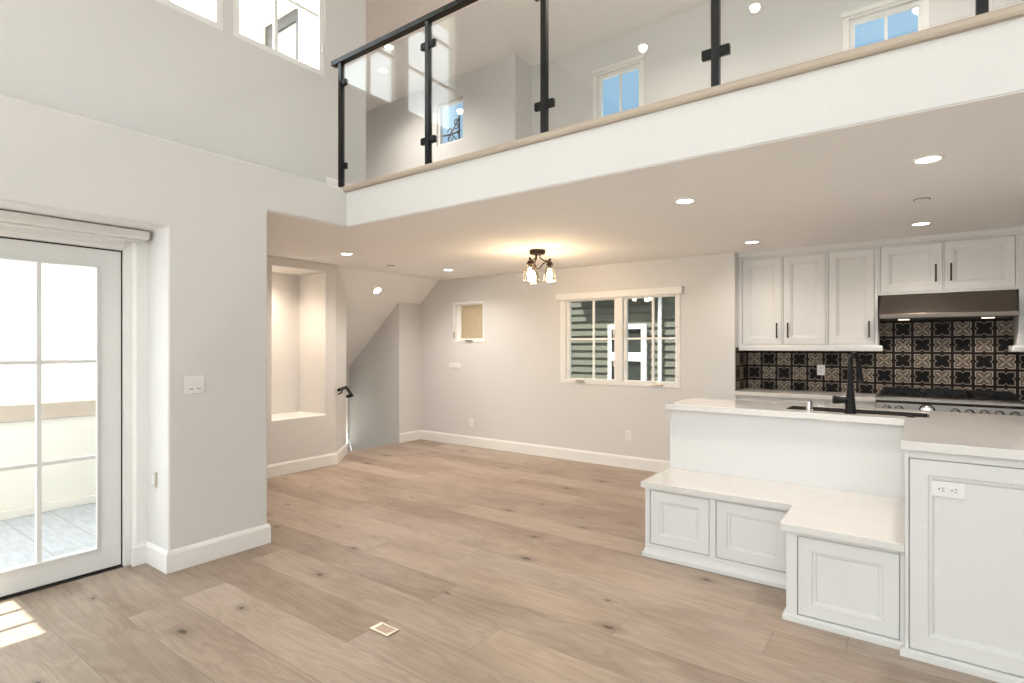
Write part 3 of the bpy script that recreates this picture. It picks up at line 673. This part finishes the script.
# knee wall panel behind the bench
c = thing('island_cabinet', (-0.8, 4.2, 0), 'plain white island cabinet rising behind the stone bench', 'cabinet', G3)
obj('cabinet_body', MB().holes(2, -1.478, -0.0485, 3.999, 4.50, 0.0, 0.930, [(-0.80, -0.049, 4.09, 4.45)]), 'cabinet_paint', c, bevel=0.002)
obj('corner_trim', MB().box(-1.481, -1.468, 3.996, 4.003, 0.50, 0.930), 'cabinet_paint', c, bevel=0.001)
# island counter with sink cut-out
us = [-1.500, -0.73, -0.062, 0.055, 1.58]; vs = [3.043, 3.955, 4.115, 4.40, 4.56]
L_ = MB().grid(2, us, vs, 0.934, 0.975, lambda i, j: (j >= 1 or i >= 2) and not (i in (1, 2) and j == 2))
tag(obj('island_countertop', L_, 'quartz', origin=(0, 3.9, 0.934), bevel=0.003), 'white stone island countertop with the sink cut into it', 'countertop')
sk = thing('kitchen_sink', (-0.34, 4.29, 0.76), 'dark undermount sink sunk in the island countertop', 'sink')
bw = MB()
for b4 in ((-0.728, -0.720, 4.117, 4.398), (0.045, 0.053, 4.117, 4.398), (-0.720, 0.045, 4.117, 4.125), (-0.720, 0.045, 4.390, 4.398)): bw.box(*b4, 0.76, 0.973)
bw.box(-0.728, 0.053, 4.117, 4.398, 0.754, 0.76)
obj('basin', bw, 'sink_composite', sk)
obj('drain', MB().lathe([(0.0, 0.764), (0.03, 0.764), (0.04, 0.762), (0.042, 0.7605), (0, 0.7605)], (-0.34, 4.29, 0), 20), 'chrome', sk, smooth=True)
fc = thing('kitchen_faucet', (-0.345, 4.10, 0.975), 'tall matte black gooseneck pull-down faucet on the island counter', 'faucet')
FX, FY = -0.343, 4.075
obj('faucet_body', MB().lathe([(0.0, 0.0), (0.034, 0.0), (0.034, 0.006), (0.030, 0.03), (0.024, 0.10), (0.0165, 0.19), (0.0145, 0.26), (0, 0.26)], (FX, FY, 0.975), 24), 'matte_black', fc, smooth=True)
gp = [(FX, FY, 1.20)] + [(FX + 0.016 - 0.016 * math.cos(a), FY + 0.046 - 0.046 * math.cos(a), 1.302 + 0.046 * math.sin(a)) for a in [i * PI / 12 for i in range(0, 12)]]
obj('spout', MB().tube(gp + [(FX + 0.033, FY + 0.094, 1.29)], 0.0135, 14), 'matte_black', fc, smooth=True)
obj('spray_head', MB().lathe([(0, 0.0), (0.0145, 0.0), (0.016, -0.03), (0.021, -0.115), (0.0215, -0.135), (0, -0.135)], (FX + 0.0335, FY + 0.095, 1.305), 20, Vector((-0.07, -0.14, 1)).normalized()), 'matte_black', fc, smooth=True)
obj('lever', MB().tube([(FX, FY, 1.058), (FX - 0.06, FY - 0.02, 1.058)], 0.020, 16).tube([(FX - 0.055, FY - 0.02, 1.058), (FX - 0.092, FY - 0.031, 1.06)], [0.023, 0.026], 16).tube([(FX - 0.02, FY - 0.008, 1.045), (FX - 0.025, FY - 0.02, 1.028)], 0.006, 10), 'matte_black', fc, smooth=True)
t_ = thing('air_gap_cap', (-0.575, 4.075, 0.975), 'short brushed metal cylinder cap on the counter beside the sink', 'air gap')
obj('cap', MB().lathe([(0, 0), (0.023, 0), (0.023, 0.008), (0.020, 0.01), (0.020, 0.058), (0.017, 0.064), (0, 0.064)], (-0.575, 4.075, 0.975), 24), 'chrome', t_, smooth=True)
t_ = thing('sink_button', (-0.035, 4.085, 0.975), 'low black push button on the counter at the sink edge', 'button')
obj('button', MB().lathe([(0, 0), (0.024, 0), (0.024, 0.005), (0.014, 0.006), (0.014, 0.010), (0, 0.010)], (-0.035, 4.085, 0.975), 20), 'matte_black', t_, smooth=True)

# ------------------------------------------------------------------ kitchen back run
YC = 5.885
KB = [(x0_, x1_, z0_, z1_) for x0_, x1_ in ((-1.49, -1.10), (-1.08, -0.70), (-0.68, -0.32)) for z0_, z1_ in ((0.13, 0.71), (0.73, 0.885))]
cabinet('base_cabinet', 'white base cabinet with drawers left of the range, behind the island', 'white base cabinets on the kitchen wall', -1.512, -0.302, YC, 6.38, 0.09, 0.904, KB,
        rings=[(0, 0), (0.03, 0), (0.034, 0.004), (0.04, 0.008)])
cabinet('base_cabinet', 'white base cabinet right of the range, behind the island', 'white base cabinets on the kitchen wall', 0.672, 1.60, YC, 6.38, 0.09, 0.904,
        [(0.69, 1.13, 0.13, 0.71), (0.69, 1.13, 0.73, 0.885), (1.15, 1.58, 0.13, 0.885)], rings=[(0, 0), (0.03, 0), (0.034, 0.004), (0.04, 0.008)])
tag(obj('countertop', MB().box(-1.5125, -0.298, 5.860, 6.38, 0.9045, 0.942), 'quartz', origin=(-0.9, 6.1, 0.905), bevel=0.002), 'white stone countertop below the tiles, left of the range', 'countertop')
tag(obj('countertop', MB().box(0.668, 1.60, 5.860, 6.38, 0.9045, 0.942), 'quartz', origin=(1.1, 6.1, 0.905), bevel=0.002), 'white stone countertop below the tiles, right of the range', 'countertop')
o = obj('tile_backsplash', MB().box(-1.505, 1.60, 6.383, 6.3895, 0.90, 1.75), 'tile_back'); tag(o, 'dark brown and grey patterned square tile backsplash behind the range', 'backsplash')
o = obj('tile_backsplash', MB().box(-1.5125, -1.5055, 5.955, 6.3895, 0.942, 1.385), 'tile_side'); tag(o, 'narrow strip of patterned tiles on the side wall left of the counter', 'backsplash')

# upper cabinets
YU = 6.06
G4 = 'white upper cabinets on the kitchen wall'
HZ_ = (1.48, 1.63)
cabinet('upper_cabinet', 'white two-door upper cabinet at the left end of the kitchen wall', G4, -1.512, -0.7025, YU, 6.38, 1.405, 2.312,
        [(-1.474, -1.098, 1.414, 2.292, (-1.142, *HZ_)), (-1.085, -0.712, 1.414, 2.292, (-1.041, *HZ_))])
cabinet('upper_cabinet', 'white single-door upper cabinet just left of the range hood', G4, -0.7015, -0.296, YU, 6.38, 1.405, 2.312,
        [(-0.692, -0.320, 1.418, 2.298, (-0.362, *HZ_))])
cabinet('upper_cabinet', 'short white two-door upper cabinet directly over the range hood', G4, -0.295, 0.6595, YU, 6.38, 1.862, 2.312,
        [(-0.279, 0.172, 1.880, 2.302, (0.125, 1.958, 2.11)), (0.183, 0.643, 1.880, 2.302, (0.228, 1.958, 2.11))])
cabinet('upper_cabinet', 'white upper cabinet right of the range hood, cut off by the photo edge', G4, 0.6605, 1.55, YU, 6.38, 1.405, 2.312,
        [(0.69, 1.10, 1.418, 2.298, (0.735, *HZ_)), (1.112, 1.53, 1.418, 2.298, (1.15, *HZ_))])
struct('trim_5', MB().sweep([(-1.512, YU), (1.60, YU)], [(0, 2.313), (0.010, 2.313), (0.012, 2.325), (0.024, 2.336), (0.034, 2.352), (0.036, 2.3615), (0, 2.3615)], side=-1), 'cabinet_paint', bevel=0.001)
lr = [(0, 1.352), (0.012, 1.352), (0.016, 1.36), (0.016, 1.39), (0.010, 1.404), (0, 1.4045)]
struct('trim_6', MB().sweep([(-1.505, YU), (-0.276, YU), (-0.276, YU + 0.05)], lr, side=-1).box(-1.505, -0.297, YU, YU + 0.02, 1.353, 1.4045), 'cabinet_paint', bevel=0.001)
struct('trim_7', MB().sweep([(0.640, 6.36), (0.640, YU), (1.55, YU)], lr, side=-1).box(0.6605, 1.55, YU, YU + 0.02, 1.353, 1.4045), 'cabinet_paint', bevel=0.001)

# range hood
hd = thing('range_hood', (0.18, 6.15, 1.645), 'stainless steel under-cabinet range hood with slanted front', 'range hood')
obj('hood_body', MB().prism([(YU + 0.0, 1.861), (6.375, 1.861), (6.375, 1.68), (5.905, 1.68)], 0, -0.278, 0.643), 'dark_steel', hd, bevel=0.002)
obj('front_lip', MB().box(-0.278, 0.643, 5.898, 6.37, 1.642, 1.6795), 'hood_lip', hd, bevel=0.003)
obj('underside_filter', MB().box(-0.26, 0.625, 5.92, 6.36, 1.634, 1.6415), 'dark_slot', hd)
for x in (-0.10, 0.46):
    obj('hood_lamp', MB().box(x - 0.04, x + 0.04, 5.915, 5.965, 1.626, 1.6335), 'hood_lamp', hd, bevel=0.002)
    ld = bpy.data.lights.new('hood_light', 'SPOT'); ld.energy = 3.0; ld.color = WARM; ld.spot_size = 2.2; ld.shadow_soft_size = 0.03
    lo = bpy.data.objects.new('hood_light', ld); COL.objects.link(lo); lo.parent = hd; lo.location = (x - 0.18, 0.02 - 0.15, -0.03)

# range
rg = thing('gas_range', (0.184, 6.05, 0), 'stainless steel gas range with knobs and black grates under the hood', 'range')
obj('range_body', MB().box(-0.294, 0.664, 5.80, 6.38, 0.09, 0.925), 'steel', rg, bevel=0.003)
obj('control_panel', MB().prism([(5.80, 0.79), (5.735, 0.80), (5.752, 0.915), (5.80, 0.925)], 0, -0.294, 0.664), 'steel', rg, bevel=0.002)
obj('bullnose_edge', MB().prism([(5.745, 0.918), (5.738, 0.935), (5.742, 0.955), (5.755, 0.966), (5.80, 0.970), (6.36, 0.970), (6.36, 0.926), (5.76, 0.926)], 0, -0.296, 0.666), 'steel', rg, bevel=0.003)
obj('oven_door', MB().box(-0.28, 0.65, 5.775, 5.7995, 0.16, 0.77).box(-0.2, 0.57, 5.725, 5.74, 0.70, 0.72).box(-0.2, -0.185, 5.73, 5.776, 0.70, 0.72).box(0.555, 0.57, 5.73, 5.776, 0.70, 0.72), 'steel', rg, bevel=0.003)
obj('cooktop', MB().box(-0.27, 0.64, 5.82, 6.34, 0.9705, 0.976), 'matte_black', rg, bevel=0.002)
obj('back_guard', MB().box(-0.29, 0.66, 6.345, 6.375, 0.971, 1.01), 'steel', rg, bevel=0.002)
for k in range(3):
    gx0 = -0.262 + k * 0.303; gx1 = gx0 + 0.29; g = MB()
    for x in (gx0 + 0.006, (gx0 + gx1) / 2, gx1 - 0.006): g.box(x - 0.006, x + 0.006, 5.84, 6.33, 0.998, 1.012)
    for y in (5.846, 5.97, 6.085, 6.2, 6.324): g.box(gx0, gx1, y - 0.006, y + 0.006, 0.999, 1.011)
    for x in (gx0 + 0.008, gx1 - 0.008):
        for y in (5.85, 6.32): g.box(x - 0.008, x + 0.008, y - 0.008, y + 0.008, 0.976, 1.0)
    obj('grate', g, 'matte_black', rg, bevel=0.002)
for k in range(6):
    bx = -0.262 + (k // 2) * 0.303 + 0.145; by = 5.96 + (k % 2) * 0.23
    obj('burner', MB().lathe([(0, 0.018), (0.03, 0.018), (0.034, 0.012), (0.045, 0.010), (0.048, 0.0), (0, 0.0)], (bx, by, 0.976), 20), 'matte_black', rg, smooth=True)
kn_n = Vector((0, -1, 0.13)).normalized()
for k, kx in enumerate((-0.215, -0.13, 0.245, 0.335, 0.425, 0.515, 0.605)):
    kb = obj('control_knob', MB().lathe([(0.026, 0.0), (0.026, 0.008), (0.020, 0.012), (0.019, 0.034), (0.015, 0.038), (0, 0.038)], (kx, 5.742, 0.862), 20, kn_n), 'steel', rg, smooth=True)
    obj('knob_ring', MB().lathe([(0.032, 0.0), (0.032, 0.005), (0.027, 0.006), (0.0265, 0.0)], (kx, 5.742, 0.862), 20, kn_n), 'matte_black', kb, smooth=True)
dl = obj('dial', MB().lathe([(0.044, 0.0), (0.044, 0.012), (0.038, 0.015), (0.0, 0.015)], (0.06, 5.742, 0.862), 28, kn_n), 'chrome', rg, smooth=True)
obj('dial_bezel', MB().lathe([(0.056, 0.0), (0.056, 0.006), (0.046, 0.008), (0.0445, 0.0)], (0.06, 5.742, 0.862), 28, kn_n), 'matte_black', dl, smooth=True)

# ------------------------------------------------------------------ plates
def plate(name, label, cat, group, c, face, wd, ht, kind='duplex', rot=False):
    """wall plate; face 'y' looks to -y, 'x' looks to +x, 'Y-' to -y etc."""
    t_ = thing(name, c, label, cat, group)
    def B(a0, a1, z0, z1, d0, d1):
        if face == 'y': return (c[0] + a0, c[0] + a1, c[1] - d1, c[1] - d0, c[2] + z0, c[2] + z1)
        return (c[0] + d0, c[0] + d1, c[1] + a0, c[1] + a1, c[2] + z0, c[2] + z1)
    obj('cover_plate', MB().box(*B(-wd/2, wd/2, -ht/2, ht/2, 0, 0.0065)), 'plastic_white', t_, bevel=0.002)
    if kind == 'duplex':
        for sgn in (-1, 1):
            cx, cz = (sgn * 0.022, 0) if rot else (0, sgn * 0.019)
            s_ = obj('socket', MB().box(*B(cx - 0.016, cx + 0.016, cz - 0.014, cz + 0.014, 0.0055, 0.0085)), 'plastic_white', t_, bevel=0.002)
            if rot: sl = MB().box(*B(cx + 0.0, cx + 0.009, 0.004, 0.007, 0.008, 0.0092)).box(*B(cx + 0.0, cx + 0.009, -0.007, -0.004, 0.008, 0.0092)).box(*B(cx - 0.011, cx - 0.006, -0.003, 0.003, 0.008, 0.0092))
            else: sl = MB().box(*B(cx - 0.007, cx - 0.004, cz, cz + 0.008, 0.008, 0.0092)).box(*B(cx + 0.004, cx + 0.007, cz, cz + 0.008, 0.008, 0.0092)).box(*B(cx - 0.003, cx + 0.003, cz - 0.010, cz - 0.005, 0.008, 0.0092))
            obj('slots', sl, 'dark_slot', s_)
    elif kind == 'switch':
        n = max(1, round(wd / 0.056))
        for i in range(n):
            cx = (i - (n - 1) / 2) * 0.046
            obj('rocker', MB().box(*B(cx - 0.016, cx + 0.016, -0.032, 0.032, 0.0055, 0.0085)), 'plastic_white', t_, bevel=0.003)
            obj('dimmer_slot', MB().box(*B(cx - 0.012, cx + 0.012, -0.031, -0.026, 0.0085, 0.0095)), 'dark_steel', t_)
    return t_
plate('outlet', 'white duplex outlet on the far wall below the small frosted window', 'outlet', 'wall outlets', (-5.04, YF, 0.335), 'y', 0.07, 0.115)
plate('outlet', 'white duplex outlet on the far wall below the double window', 'outlet', 'wall outlets', (-2.679, YF, 0.375), 'y', 0.07, 0.115)
plate('outlet', 'horizontal white outlet in the corner of the tall island end panel', 'outlet', 'wall outlets', (0.106, YP + 0.015, 0.770), 'y', 0.115, 0.068, rot=True)
plate('outlet', 'small white outlet set in the patterned tiles under the upper cabinets', 'outlet', 'wall outlets', (-0.793, 6.383, 1.157), 'y', 0.07, 0.105)
plate('light_switch', 'white double light switch plate on the wall right of the balcony door', 'light switch', 'light switches', (XL, 1.659, 1.155), 'x', 0.118, 0.115, 'switch')
plate('light_switch', 'wide faint white switch plate on the far wall under the frosted window', 'light switch', 'light switches', (-5.35, YF, 1.115), 'y', 0.22, 0.085, 'switch')
t_ = thing('wall_latch', (-3.90, 1.505, 0.557), 'small white metal catch on the side of the balcony door recess', 'latch')
obj('catch_plate', MB().box(-3.885, -3.915, 1.5045, 1.498, 0.50, 0.60), 'nickel', t_, bevel=0.002)
obj('catch_tongue', MB().box(-3.89, -3.908, 1.498, 1.482, 0.53, 0.585), 'plastic_white', t_, bevel=0.002)
# floor box
fb = thing('floor_outlet', (-2.12, 1.83, 0), 'square nickel floor outlet box set in the oak planks', 'floor outlet')
obj('frame', MB().holes(2, -2.187, -2.054, 1.792, 1.870, 0.0, 0.008, [(-2.163, -2.075, 1.806, 1.856)]).box(-2.16, -2.08, 1.80, 1.86, -0.001, 0.003), 'nickel', fb, bevel=0.002)
obj('lid', MB().box(-2.161, -2.077, 1.808, 1.854, 0.003, 0.0065).box(-2.15, -2.12, 1.82, 1.842, 0.0065, 0.008).box(-2.115, -2.085, 1.82, 1.842, 0.0065, 0.008), 'copper_lid', fb, bevel=0.001)

# ------------------------------------------------------------------ outside
tag(obj('terrain', MB().box(-40, 30, -40, 40, -3.2, -3.0), 'ground_pale'), 'pale ground outside', 'ground'); bpy.data.objects['terrain']['kind'] = 'structure'
struct('floor_balcony', MB().box(-4.13, -6.4, -4.0, 2.0, -0.16, -0.025), 'paver')
pw = struct('wall_balcony', MB().box(-6.10, -6.30, -4.0, 2.0, -0.16, 0.765), 'exterior_cream', bevel=0.004)
struct('parapet_cap', MB().box(-6.07, -6.34, -4.0, 2.0, 0.766, 0.905), 'exterior_tan', pw, bevel=0.006)
struct('kerb', MB().box(-6.04, -6.10, -4.0, 2.0, -0.025, 0.045), 'exterior_cream', pw, bevel=0.004)
struct('floor_deck_sun_block', MB().box(-4.14, -6.8, 0.0, 3.1, 2.50, 2.62), 'exterior_cream')  # deck by the upper door, unseen; its edges are set to block sun
struct('ceiling_added_eave', MB().box(-4.13, -4.70, -6.0, 3.1, ZT, ZT + 0.12), 'exterior_cream')  # unseen eave, added to keep sun out of the upper left windows
dr = struct('door_2', MB().holes(1, -5.45, -4.78, ZL, 4.70, 3.12, 3.19, [(-5.30, -4.90, ZL, 4.58)]), 'exterior_brown', bevel=0.003)
struct('leaf', MB().box(-5.299, -4.901, 3.14, 3.18, ZL + 0.01, 4.579), 'exterior_grey', dr)
struct('leaf_glass', MB().holes(1, -5.13, -4.92, ZL + 0.12, 4.48, 3.125, 3.139, [(-5.06, -5.05, ZL + 0.2, 4.42), (-4.99, -4.98, ZL + 0.2, 4.42)]), 'exterior_white', dr)
struct('casing', MB().holes(1, -5.56, -4.67, ZL - 0.05, 4.80, 3.07, 3.099, [(-5.45, -4.78, ZL - 0.05, 4.70)]), 'exterior_white', dr, bevel=0.004)
# neighbour across the way (left) and neighbour with siding (far)
nb = thing('neighbour_building', (-10, 0, -3), 'cream stucco building facing the balcony', 'building')
obj('wall', MB().box(-9.5, -10.5, -8, 9, -3, 3.0), 'exterior_cream', nb)
obj('parapet', MB().box(-9.42, -10.5, -8, 9, 3.0, 3.15), 'exterior_cream', nb, bevel=0.01)
sd = thing('neighbour_house', (-3.5, 9.5, -3), 'green-grey lap-sided house seen through the double window', 'house')
s_ = MB(); zz_ = -3.0; 
while zz_ < 3.2:
    s_.prism([(9.2, zz_ + 0.135), (9.175, zz_), (9.4, zz_), (9.4, zz_ + 0.135)], 0, -9.0, 3.0); zz_ += 0.135
obj('siding', s_, 'siding', sd)
obj('eave', MB().box(-5.17, 3.2, 9.02, 9.6, 2.32, 2.46), 'exterior_grey', sd)
obj('roof', MB().prism([(8.98, 2.46), (11.5, 4.2), (11.5, 2.46)], 0, -5.2, 3.3), 'exterior_brown', sd)
w_ = obj('window', MB().holes(1, -4.53, -3.81, 0.2, 1.78, 9.12, 9.19, [(-4.465, -3.895, 1.285, 1.70), (-4.465, -3.895, 0.3, 1.133)]), 'exterior_white', sd, bevel=0.003)
obj('panes', MB().box(-4.47, -3.885, 9.15, 9.17, 0.28, 1.72), 'dark_glass', w_)
obj('corner_board', MB().box(-3.59, -3.54, 9.13, 9.19, -3, 2.32), 'exterior_white', sd)
